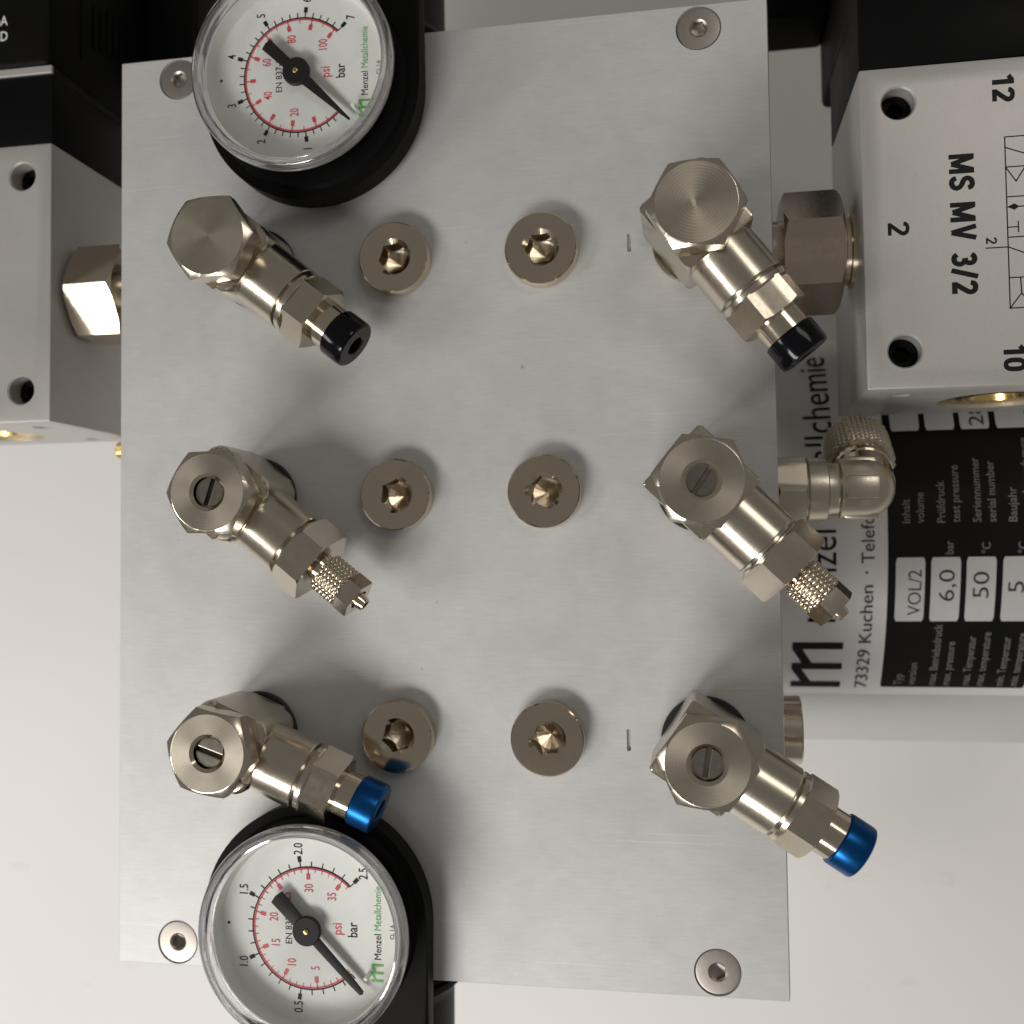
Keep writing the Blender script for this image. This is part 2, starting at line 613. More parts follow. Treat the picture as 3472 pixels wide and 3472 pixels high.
# countersunk screws
def screw_mesh():
    bm = bmesh.new()
    n = 72
    ang = [2*PI*i/n for i in range(n)]
    af = 3.0
    def ring(fr, z):
        return [(fr(a)*math.cos(a), fr(a)*math.sin(a), z if not callable(z) else z(a)) for a in ang]
    rc = 1.95
    rings = [ring(lambda a: 2.0, -3.1), ring(lambda a: 4.45, -0.62), ring(lambda a: 4.5, -0.25), ring(lambda a: 4.36, -0.06),
             ring(lambda a: 4.0, 0.0), ring(lambda a: rc, 0.02),
             ring(lambda a: hex_radius(a, af), lambda a: 0.02-(rc-hex_radius(a, af))*0.8),
             ring(lambda a: hex_radius(a, af), -2.0), ring(lambda a: 0.3, -2.3)]
    rings_mesh(bm, rings, None, True, True)
    return finish(bm, 30)

SL = ['countersunk hex socket screw in plate corner touching the gauge nearest the solenoid',
      'dark countersunk hex socket screw in the empty plate corner near the lettered valve block',
      'countersunk hex socket screw in plate corner below the blue collared elbows, far from both gauges',
      'countersunk hex socket screw in plate corner beside the 2.5 bar gauge']
for i, (x, y) in enumerate(SCREWS):
    o = obj('countersunk_screw', cached('screw', screw_mesh), 'steel', loc=(x, y, -0.12), rot=(0, 0, R((12, 2, 28, 33)[i])))
    tag(o, SL[i], 'screw', 'countersunk screws in the plate corners')

# ================================================================== hex socket plugs
def plug_body():
    bm = bmesh.new()
    n = 96
    ang = [2*PI*i/n for i in range(n)]
    H = 3.4
    def ring(r_, z):
        return [(r_*math.cos(a), r_*math.sin(a), z) for a in ang]
    rings_mesh(bm, [ring(3.95, H), ring(7.1, H), ring(7.35, H-0.04), ring(7.62, H-0.30), ring(7.70, H-0.6), ring(7.74, 0.25), ring(7.5, 0.02), ring(4.6, 0.02)], None)
    return finish(bm, 28)

def plug_socket():
    bm = bmesh.new()
    n = 96
    ang = [2*PI*i/n for i in range(n)]
    H, af, rc = 3.4, 5.9, 3.95
    def ring(fr, fz):
        return [(fr(a)*math.cos(a), fr(a)*math.sin(a), fz(a)) for a in ang]
    rings_mesh(bm, [ring(lambda a: rc, lambda a: H),
                    ring(lambda a: hex_radius(a, af), lambda a: H-(rc-hex_radius(a, af))*0.8),
                    ring(lambda a: hex_radius(a, af), lambda a: H-5.6)], None)
    return finish(bm, 22, False)

def plug_floor():
    bm = bmesh.new()
    lathe(bm, [(3.5, -2.0), (2.95, -2.1), (0, -3.9)], 18)
    return finish(bm, None, False)

PLUG_LABEL = {
    (0, 1): 'round hex socket plug closest to the 7 bar gauge, beside a black collared elbow',
    (0, 2): 'round hex socket plug beside the engraved dash near the big union nut',
    (1, 1): 'round hex socket plug next to the knurled elbow tail that lies over the plate',
    (1, 2): 'round hex socket plug of the middle row nearest the elbow over the tank label',
    (2, 1): 'round hex socket plug reflecting the blue collar right beside it',
    (2, 2): 'round hex socket plug beside the engraved dash near the outer blue collared elbow',
}
for i, y in enumerate(ROW):
    for j in (1, 2):
        t = thing('hex_socket_plug', (COL[j], y, 0), PLUG_LABEL[(i, j)], 'plug', R((10, 4, 24, 40, 15, 8)[i*2+j-1]), 'hex socket plugs on the plate')
        obj('collar', cached('plug', plug_body), 'nickel_bright', t)
        sk = obj('hex_socket', cached('plugsock', plug_socket), 'nickel_bright', t)
        obj('socket_floor', cached('plugfloor', plug_floor), 'nickel_face', sk)

# ================================================================== elbow fittings
def m_body(rad):
    def f():
        bm = bmesh.new()
        hs = 7.85 if rad < 2 else 8.2
        prism(bm, rrect(hs, hs, rad, 8), 3.0, 19.2, 0.5 if rad < 2 else 1.6, None, 3)
        return finish(bm, 30)
    return f

def m_neck():
    bm = bmesh.new()
    lathe(bm, [(4, 1.2), (7.4, 1.2), (7.6, 1.4), (7.6, 3.0), (4, 3.0)], 64)
    return finish(bm, 30)

def m_seal():
    bm = bmesh.new()
    lathe(bm, [(5, 0.0), (8.6, 0.0), (8.9, 0.3), (8.9, 0.95), (8.6, 1.25), (5, 1.25)], 64)
    return finish(bm, 30)

def m_washer():
    bm = bmesh.new()
    lathe(bm, [(3, 19.2), (7.5, 19.2), (7.7, 19.4), (7.7, 20.0), (3, 20.0)], 64)
    return finish(bm, 30)

def m_head_hex(rin):
    def f():
        bm = bmesh.new()
        n = 120
        ang = [2*PI*i/n for i in range(n)]
        af, rc, z0, z1, sl = 16.2, 7.72, 19.9, 25.0, 0.78
        def ring(fr, fz):
            return [(fr(a)*math.cos(a), fr(a)*math.sin(a), fz(a)) for a in ang]
        h = lambda a: hex_radius(a, af)
        rings_mesh(bm, [ring(lambda a: 3, lambda a: z0), ring(lambda a: rc, lambda a: z0),
                        ring(h, lambda a: z0+max(0, h(a)-rc)*sl), ring(h, lambda a: z1-0.05-max(0, h(a)-rc)*sl),
                        ring(lambda a: rc, lambda a: z1-0.03), ring(lambda a: rc-0.12, lambda a: z1)], None)
        return finish(bm, 25)
    return f

def m_face(rin):
    def f():
        bm = bmesh.new()
        if rin:
            lathe(bm, [(7.6, 25.0), (rin, 25.0)], 96)
        else:
            lathe(bm, [(7.6, 25.0), (1.2, 24.995), (0.35, 24.93), (0, 24.86)], 96)
        return finish(bm, 25)
    return f

def m_recess():
    bm = bmesh.new()
    lathe(bm, [(3.75, 25.0), (3.12, 24.45), (3.12, 21.8), (0, 21.8)], 72)
    return finish(bm, 25)

def m_slotscrew():
    bm = bmesh.new()
    r_, s = 2.82, 0.44
    for sg in (1, -1):
        a0 = math.asin(s/r_)
        pts = [(r_*math.cos(a0+(PI-2*a0)*i/24), sg*r_*math.sin(a0+(PI-2*a0)*i/24)) for i in range(25)]
        if sg < 0:
            pts = pts[::-1]
        prism(bm, pts, 22.2, 23.9, 0.1)
    lathe(bm, [(2.8, 22.1), (2.8, 22.4), (0, 22.4)], 48)
    return finish(bm, 30)

def m_barrel():
    bm = bmesh.new()
    lathe(bm, [(5.0, 6.5), (7.25, 6.5), (7.25, 16.6), (7.1, 16.85), (6.0, 16.85)], 80, T(0, 0, 12) @ AX)
    return finish(bm, 28)

def m_collar_a():
    bm = bmesh.new()
    lathe(bm, [(6.0, 16.6), (6.0, 17.45), (6.95, 17.45), (7.12, 17.6), (7.12, 18.6), (6.95, 18.9), (5, 18.9)], 80, T(0, 0, 12) @ AX)
    return finish(bm, 28)

def m_hex_a():
    bm = bmesh.new()
    hexnut(bm, 12.9, 18.3, 24.6, 6.7, 6.75, 3.0, 96, T(0, 0, 12) @ AX @ Matrix.Rotation(R(22), 4, 'Z'))
    return finish(bm, 25)

def m_neck_a():
    bm = bmesh.new()
    lathe(bm, [(3, 24.0), (4.75, 24.0), (4.75, 28.6), (3, 28.6)], 64, T(0, 0, 12) @ AX)
    return finish(bm, 28)

def m_cap():
    bm = bmesh.new()
    lathe(bm, [(3.2, 28.3), (4.9, 28.3), (5.2, 28.6), (5.25, 29.0), (5.25, 33.0), (5.12, 33.45), (4.75, 33.7), (2.3, 33.7), (2.05, 33.45), (2.05, 27.0)], 80, T(0, 0, 12) @ AX)
    return finish(bm, 28)

def m_tubestop():
    bm = bmesh.new()
    lathe(bm, [(2.05, 30.6), (1.3, 30.6), (1.2, 29.6), (0, 29.4)], 48, T(0, 0, 12) @ AX)
    return finish(bm, 28)

def m_hex_b():
    bm = bmesh.new()
    hexnut(bm, 14.6, 17.9, 24.2, 7.5, 7.9, 2.5, 96, T(0, 0, 12) @ AX @ Matrix.Rotation(R(24), 4, 'Z'))
    return finish(bm, 25)

def m_neck_b():
    bm = bmesh.new()
    lathe(bm, [(2, 24.0), (3.3, 24.0), (2.9, 25.6), (2, 25.6)], 48, T(0, 0, 12) @ AX)
    return finish(bm, 28)

def knurl(bm, r0, h, z0, z1, nt_, rows, mat, bore):
    """diamond knurling: staggered rounded studs"""
    n, nz = nt_*6, rows*5
    circ = [(math.cos(2*PI*i/n), math.sin(2*PI*i/n)) for i in range(n)]
    rings = [[(bore*c, bore*s_, z0) for c, s_ in circ], [((r0-0.2)*c, (r0-0.2)*s_, z0) for c, s_ in circ]]
    for k in range(nz+1):
        z = z0+0.15+(z1-z0-0.3)*k/nz
        rg = []
        for i in range(n):
            u, v = PI*i/3.0, PI*k/5.0*1.0
            e = max(0.0, 0.5*(math.cos(u)*math.cos(v)+abs(math.cos(u)*math.cos(v))))
            e = max(0.0, math.cos((u+v)/2.0)**2*math.cos((u-v)/2.0)**2)
            rr_ = r0+h*min(1.0, e*1.25)
            rg.append((rr_*circ[i][0], rr_*circ[i][1], z))
        rings.append(rg)
    rings.append([((r0-0.15)*c, (r0-0.15)*s_, z1) for c, s_ in circ])
    rings.append([(bore*c, bore*s_, z1) for c, s_ in circ])
    rings_mesh(bm, rings, mat)

def m_knurl():
    bm = bmesh.new()
    knurl(bm, 3.9, 0.5, 25.2, 31.2, 16, 12, T(0, 0, 12) @ AX, 1.5)
    return finish(bm, 60)

def m_tiphex():
    bm = bmesh.new()
    hexnut(bm, 7.7, 31.15, 34.6, None, 4.25, 2.2, 72, T(0, 0, 12) @ AX @ Matrix.Rotation(R(20), 4, 'Z'))
    return finish(bm, 25)

def m_nipple():
    bm = bmesh.new()
    lathe(bm, [(1.0, 30.0), (1.75, 30.0), (1.75, 34.9), (1.35, 36.4), (1.05, 36.4), (0.95, 33.5), (0, 33.4)], 40, T(0, 0, 12) @ AX)
    return finish(bm, 28)

def elbow(x, y, ang, kind, rad, hexrot, slot, label, collar=None, seal='rubber'):
    t = thing('elbow_fitting', (x, y, 0), label, 'elbow fitting', R(ang), 'elbow fittings on the plate')
    obj('seal_ring', cached('seal'+seal, m_seal), seal, t)
    obj('neck', cached('neck', m_neck), 'nickel', t)
    obj('body', cached('body%g' % rad, m_body(rad)), 'nickel', t)
    obj('barrel', cached('barrel', m_barrel), 'nickel_turned', t)
    obj('washer', cached('washer', m_washer), 'nickel_bright', t)
    hr = (0, 0, R(hexrot-ang))
    head = obj('bolt_head', cached('head', m_head_hex(0)), 'nickel', t, rot=hr)
    if slot is None:
        obj('head_face', cached('face0', m_face(0)), 'nickel_face', head)
    else:
        obj('head_face', cached('face1', m_face(3.75)), 'nickel_face', head)
        obj('screw_recess', cached('recess', m_recess), 'nickel_bright', head)
        obj('slotted_screw', cached('slots', m_slotscrew), 'steel_shade', head, rot=(0, 0, R(slot-hexrot)))
    obj('collar', cached('collar', m_collar_a), 'nickel', t)
    if kind == 'A':
        obj('hex_nut', cached('hexa', m_hex_a), 'nickel', t)
        obj('tube_neck', cached('necka', m_neck_a), 'nickel_bright', t)
        key = 'cap_'+collar
        if key not in CACHE:
            CACHE[key] = m_cap()
        obj('release_collar', CACHE[key], collar, t)
        if 'tubestop' not in CACHE:
            CACHE['tubestop'] = m_tubestop()
        obj('tube_stop', CACHE['tubestop'], 'nickel', t)
    else:
        obj('hex_nut', cached('hexb', m_hex_b), 'nickel', t)
        obj('tube_neck', cached('neckb', m_neck_b), 'nickel_bright', t)
        k = obj('knurled_nut', cached('knurl', m_knurl), 'nickel_bright', t)
        obj('hex_end', cached('tiphex', m_tiphex), 'nickel', k)
        obj('tube_nipple', cached('nipple', m_nipple), 'nickel_bright', t)
    return t

elbow(COL[0], ROW[0], -38.2, 'A', 4.0, 3, None, 'plain hex headed nickel elbow with black collar, just below the 7 bar gauge', 'black_gloss')
elbow(COL[0], ROW[1], -39.3, 'B', 3.6, -1, 72, 'slotted nickel elbow with knurled nut lying wholly over the plate')
elbow(COL[0], ROW[2], -23.0, 'A', 4.0, -12, -19, 'slotted nickel elbow with blue collar reaching over the 2.5 bar gauge', 'blue')
elbow(COL[3], ROW[0], -53.0, 'A', 1.0, 2, None, 'plain hex headed nickel elbow with black collar, beside the big union nut', 'black_gloss', 'nickel')
elbow(COL[3], ROW[1], -44.5, 'B', 0.7, -9, 56, 'slotted nickel elbow with knurled nut hanging over the tank label')
elbow(COL[3], ROW[2], -33.0, 'A', 0.7, -7, 81, 'slotted nickel elbow with blue collar overhanging the bare table', 'blue')

# ================================================================== regulators and gauges
GX, GY = -23.9, 88.2
def regulator(sy, label):
    t = thing('pressure_regulator', (GX, sy*GY, 0), label, 'regulator', 0 if sy > 0 else PI, 'black pressure regulators behind the gauges')
    # local +y points away from the plate middle
    bm = bmesh.new()
    r_ = 24.3
    pts = [(r_*math.cos(a), r_*math.sin(a)) for a in [PI+PI*i/48 for i in range(49)]]
    pts += [(r_, 30), (-14.5, 30), (-14.5, 8), (-r_, 2)] if sy > 0 else [(r_, 2), (14.5, 8), (14.5, 30), (-r_, 30)]
    prism(bm, pts, 2.6, 8.0, 1.4, None, 3)
    obj('body', finish(bm, 35), 'black_satin', t)
    bm = bmesh.new()
    lathe(bm, [(0, 7.9), (22.3, 7.9), (21.6, 8.8), (19.6, 9.2), (0, 9.2)], 96)
    obj('gauge_seat', finish(bm, 35), 'black', t)
    # bonnet hanging beyond the plate edge, with a coarse moulded thread
    bm = bmesh.new()
    prof = [(0, 8.0), (24.0, 8.0), (24.3, 8.3)]
    z = 8.6
    while z < 23:
        prof += [(24.3, z), (24.3, z+0.6), (23.4, z+0.95), (23.4, z+1.3)]
        z += 1.7
    prof += [(23.4, 24.2), (21.6, 25.5), (20.6, 28.0), (20.4, 60), (0, 60)]
    lathe(bm, prof, 96, T(0, 0, -29.2) @ AY)
    obj('threaded_bonnet', finish(bm, 35), 'black', t)
    bm = bmesh.new()
    box(bm, -13, 13, 15.5, 29, -12, 4.0, 1.0, 2)
    obj('mounting_foot', finish(bm, 35), 'black', t)
    return t
regulator(1, 'black round pressure regulator carrying the 7 bar gauge near the solenoid')
regulator(-1, 'black round pressure regulator carrying the 2.5 bar gauge below the blue collar')

def dial_place(z):
    # text reads upward in the photograph: u -> +y, v -> -x
    return lambda u, v: (-v, u, z)

def polar(r_, a):
    return (r_*math.cos(a), r_*math.sin(a))

def quad(bm, pts, place):
    add(bm, [place(*p) for p in pts], [tuple(range(len(pts)))])

def tick(bm, a, r0, r1, wd, place):
    c, s = math.cos(a), math.sin(a)
    quad(bm, [(r0*c-wd/2*s*-1, r0*s-wd/2*c), (r1*c-wd/2*s*-1, r1*s-wd/2*c), (r1*c-wd/2*s, r1*s+wd/2*c), (r0*c-wd/2*s, r0*s+wd/2*c)], place)

def arc(bm, r0, r1, a0, a1, place, n=90):
    vs_, fs = [], []
    for i in range(n+1):
        a = a0+(a1-a0)*i/n
        vs_ += [place(*polar(r0, a)), place(*polar(r1, a))]
    for i in range(n):
        fs.append((2*i, 2*i+1, 2*i+3, 2*i+2))
    add(bm, vs_, fs)

def disc(bm, u, v, r_, place, n=20):
    quad(bm, [(u+r_*math.cos(2*PI*i/n), v+r_*math.sin(2*PI*i/n)) for i in range(n)], place)

LOGO_M = [(0, 0), (0, 1), (0.17, 1), (0.5, 0.60), (0.5, 1.0), (0.62, 1), (1, 0.62), (1, 0)]

def m_logo(bm, u0, v0, wu, hv, place):
    """three uprights whose tops slant like sails"""
    k = 0.135
    def P(pts):
        quad(bm, [(u0+a*wu, v0+b*hv) for a, b in pts], place)
    P([(0, 0), (k, 0), (k, 1), (0, 1)])
    P([(k+.002, 0.60), (0.428, 0.80), (0.428, 1.0), (k+.002, 0.80)])
    P([(0.43, 0), (0.43+k, 0), (0.43+k, 1), (0.43, 1)])
    P([(0.432+k, 0.60), (0.998-k, 0.80), (0.998-k, 1.0), (0.432+k, 0.80)])
    P([(1-k, 0), (1, 0), (1, 1), (1-k, 1)])

def gauge(sy, gx, gy, label, vmax, major, minor, decimals, psi_major, psi_lab, psi_minor, needle_ang, tail_w, tapered):
    t = thing('pressure_gauge', (gx, gy, -14.0), label, 'pressure gauge', 0, 'round white pressure gauges')
    t.scale = (1.068, 1.068, 1.068)
    bm = bmesh.new()
    lathe(bm, [(0, 19.6), (17.6, 19.6), (18.2, 20.2), (18.2, 24.1), (0, 24.2)], 96)
    obj('case', finish(bm, 35), 'black', t)
    bm = bmesh.new()
    lathe(bm, [(18.25, 25.6), (18.5, 25.6), (18.65, 28.0), (17.95, 28.0), (17.9, 25.4), (17.6, 24.75), (17.0, 24.6), (0, 24.6)], 96)
    dial = obj('dial', finish(bm, 50), 'dial', t)
    # clear bezel
    bm = bmesh.new()
    lathe(bm, [(18.75, 26.6), (19.6, 26.6), (20.25, 27.2), (20.45, 27.8), (20.45, 29.2), (20.25, 29.7), (19.85, 30.0), (19.5, 29.8), (19.3, 29.3),
               (19.05, 29.7), (18.75, 29.95), (18.35, 29.8), (18.15, 29.3), (18.08, 28.6), (18.1, 28.1), (18.75, 28.1), (18.75, 26.6)], 128)
    bez = obj('bezel', finish(bm, 40), 'acrylic', t)
    bm = bmesh.new()
    lathe(bm, [(18.2, 28.7), (16.5, 28.72), (0, 28.8)], 96)
    obj('window', finish(bm, 40, False), 'window', t)
    # scale
    pz = 24.66
    pl_ = dial_place(pz)
    A0, A1 = R(225), R(-45)
    ang = lambda v: A0+(A1-A0)*v/vmax
    bk, rd, gn = bmesh.new(), bmesh.new(), bmesh.new()
    arc(bk, 11.35, 11.6, A0, A1, pl_)
    arc(rd, 11.0, 11.3, A0, A1, pl_)
    k = 0
    nmin = int(round(vmax/minor))
    per = int(round(major/minor))
    for k in range(nmin+1):
        a = ang(k*minor)
        if k % per == 0:
            if k:
                tick(bk, a, 11.5, 12.6, 0.22, pl_)
                tick(bk, a, 12.5, 13.6, 0.75, pl_)
                u, v = polar(15.0, a)
                text_flat(bk, ('%.'+str(decimals)+'f') % (k*minor), 1.8, lambda p, q, u=u, v=v: (-(v+q-0.88), u+p, pz), None, 0.008, 0.74, 'C')
            else:
                tick(bk, a, 11.5, 12.6, 0.22, pl_)
        else:
            tick(bk, a, 11.5, 12.5, 0.2, pl_)
    pv = 14.5038
    k = 0
    while k*psi_minor <= vmax*pv:
        p_ = k*psi_minor
        a = ang(p_/pv)
        if p_ and p_ % psi_major == 0:
            tick(rd, a, 10.1, 11.2, 0.22, pl_)
            tick(rd, a, 9.1, 10.2, 0.75, pl_)
            if p_ % psi_lab == 0:
                u, v = polar(7.5, a)
                text_flat(rd, '%d' % p_, 1.8, lambda p, q, u=u, v=v: (-(v+q-0.88), u+p, pz), None, 0.008, 0.66, 'C')
        else:
            tick(rd, a, 10.35, 11.2, 0.14, pl_)
        k += 1
    P = lambda u0, v0: (lambda p, q: (-(v0+q), u0+p, pz))
    text_flat(bk, 'EN 837-1', 1.35, P(0, 3.6), 6.2, 0, 1, 'C')
    text_flat(rd, 'psi', 1.9, P(0.1, -6.3), None, 0.008, 0.8, 'C')
    text_flat(bk, 'bar', 1.95, P(0.1, -9.4), None, 0.008, 0.8, 'C')
    text_flat(bk, 'Menzel', 1.45, P(-5.2, -14.1), 4.7, 0, 1)
    text_flat(gn, 'Metallchemie', 1.45, P(0.2, -14.1), 8.2, 0, 1)
    m_logo(gn, -9.3, -14.5, 3.3, 2.3, pl_)
    text_flat(bk, 'CL 1.6', 0.8, P(0.0, -16.6), None, 0, 0.9, 'C')
    disc(bk, 0.3, 16.4, 0.3, pl_)
    o = obj('scale_print', flat_finish(bk), 'ink', dial)
    o['label'] = 'black scale figures and marks in bar'
    o = obj('scale_print', flat_finish(rd), 'ink_red', dial)
    o['label'] = 'red scale figures and marks in psi'
    o = obj('maker_print', flat_finish(gn), 'ink_green', dial)
    o['label'] = 'green maker lettering and emblem'
    bm = bmesh.new()
    u, v = polar(14.2, R(236))
    x, y, z = pl_(u, v)
    lathe(bm, [(0.45, 24.6), (0.45, 26.9), (0.3, 27.1), (0, 27.1)], 20, T(x, y, 0))
    obj('stop_pin', finish(bm, 35), 'pin', dial)
    # needle, along local +u then turned
    bm = bmesh.new()
    a = R(needle_ang)
    rot = Matrix.Rotation(PI/2+a, 4, 'Z')
    if tapered:
        prism(bm, [(1.5, -1.15), (14.9, -0.25), (15.2, 0), (14.9, 0.25), (1.5, 1.15)], 26.0, 26.35, 0.08, rot)
    else:
        prism(bm, [(1.5, -0.95), (12.6, -0.7), (13.0, -0.55), (15.3, -0.5), (15.6, 0), (15.3, 0.5), (13.0, 0.55), (12.6, 0.7), (1.5, 0.95)], 26.0, 26.35, 0.08, rot)
    prism(bm, [(-1.5, -tail_w*0.42), (-8.6, -tail_w/2), (-8.9, 0), (-8.6, tail_w/2), (-1.5, tail_w*0.42)], 26.02, 26.32, 0.06, rot)
    lathe(bm, [(0, 25.6), (2.6, 25.6), (2.75, 25.8), (2.75, 26.5), (2.55, 26.65), (0, 26.65)], 56)
    nd = obj('needle', finish(bm, 35), 'ink', t)
    bm = bmesh.new()
    lathe(bm, [(0.5, 26.6), (0.5, 26.85), (0.35, 26.95), (0, 26.95)], 24)
    obj('pivot', finish(bm, 35), 'brass', nd)
    return t

gauge(1, -24.55, 89.05, 'round pressure gauge reading to 7 bar, beside the solenoid', 7, 1, 0.2, 0, 10, 20, 5, 226, 2.5, True)
gauge(-1, -23.0, -87.85, 'round pressure gauge reading to 2.5 bar, beside the blue collared elbow', 2.5, 0.5, 0.1, 1, 5, 5, 1, 224.5, 3.0, False)

# ---- stamped capitals drawn as strokes
def spline(pts, k=5):
    out = []
    P = [pts[0]]+list(pts)+[pts[-1]]
    for i in range(1, len(P)-2):
        for j in range(k):
            t_ = j/k
            q = []
            for d in (0, 1):
                a, b_, c, e = P[i-1][d], P[i][d], P[i+1][d], P[i+2][d]
                q.append(0.5*(2*b_+(c-a)*t_+(2*a-5*b_+4*c-e)*t_*t_+(3*b_-a-3*c+e)*t_**3))
            out.append(tuple(q))
    out.append(pts[-1])
    return out

GLYPH = {
    'M': (0.86, [[(0.10, 0), (0.10, 1)], [(0.76, 0), (0.76, 1)], [(0.14, 0.96), (0.43, 0.10)], [(0.72, 0.96), (0.43, 0.10)]]),
    'V': (0.70, [[(0.09, 1), (0.35, 0.03)], [(0.61, 1), (0.35, 0.03)]]),
    '/': (0.40, [[(0.04, -0.02), (0.36, 1.02)]]),
    '1': (0.44, [[(0.31, 0), (0.31, 1)], [(0.27, 0.92), (0.05, 0.74)]]),
    'S': (0.62, [spline([(.53, .74), (.49, .85), (.40, .9), (.31, .905), (.17, .86), (.1, .75), (.11, .65), (.19, .57), (.31, .52), (.44, .45), (.52, .34), (.52, .25), (.45, .14), (.31, .095), (.2, .11), (.12, .17), (.08, .28)])]),
    '2': (0.60, [spline([(.09, .72), (.12, .84), (.22, .9), (.31, .905), (.43, .87), (.5, .76), (.49, .65), (.43, .54), (.14, .14)]), [(0.04, 0.09), (0.56, 0.09)]]),
    '3': (0.60, [spline([(.09, .78), (.16, .87), (.28, .905), (.41, .87), (.47, .76), (.46, .65), (.39, .56), (.24, .53)]), spline([(.26, .53), (.41, .49), (.5, .38), (.5, .27), (.43, .14), (.29, .095), (.16, .12), (.08, .22)])]),
    '0': (0.60, [[(0.3+0.2*abs(math.cos(a))**0.75*(1 if math.cos(a) > 0 else -1), 0.5+0.405*abs(math.sin(a))**0.75*(1 if math.sin(a) > 0 else -1)) for a in [2*PI*i/36 for i in range(37)]]]),
    ' ': (0.30, []),
}

def stamp(bm, body, cap, PT_, x, y, length, weight=1.0):
    th = 0.215*weight
    tot = sum(GLYPH[c][0]+0.13 for c in body)-0.13
    kx = length/tot
    u0, zz = 0.0, 0.0
    for c in body:
        wd, strokes_ = GLYPH[c]
        for st in strokes_:
            n = len(st)
            vs_, fs = [], []
            for i in range(n):
                closed = st[0] == st[-1] or (abs(st[0][0]-st[-1][0])+abs(st[0][1]-st[-1][1]) < 1e-6)
                a = st[i-1] if i > 0 else (st[-2] if closed else st[0])
                b_ = st[i+1] if i < n-1 else (st[1] if closed else st[-1])
                d = Vector((b_[0]-a[0], b_[1]-a[1]))
                nn = Vector((-d.y, d.x)).normalized()*th/2
                for sg in (1, -1):
                    px_, py_, pz_ = PT_(x, y)((u0+st[i][0]+sg*nn.x)*kx, (st[i][1]+sg*nn.y)*cap)
                    vs_.append((px_, py_, pz_+zz))
            for i in range(n-1):
                fs.append((2*i, 2*i+1, 2*i+3, 2*i+2))
            add(bm, vs_, fs)
            zz += 0.003
        u0 += wd+0.13

# ================================================================== solenoid valves
BY0, BY1, BZ = 19.55, 84.95, -41.0

def strokes(bm, lines, wd, z):
    for (x0, y0, x1, y1) in lines:
        d = Vector((x1-x0, y1-y0))
        n = Vector((-d.y, d.x)).normalized()*wd/2
        e = d.normalized()*wd/2
        p = [(x0-e.x+n.x, y0-e.y+n.y), (x1+e.x+n.x, y1+e.y+n.y), (x1+e.x-n.x, y1+e.y-n.y), (x0-e.x-n.x, y0-e.y-n.y)]
        add(bm, [(a, b_, z) for a, b_ in p], [(0, 1, 2, 3)])

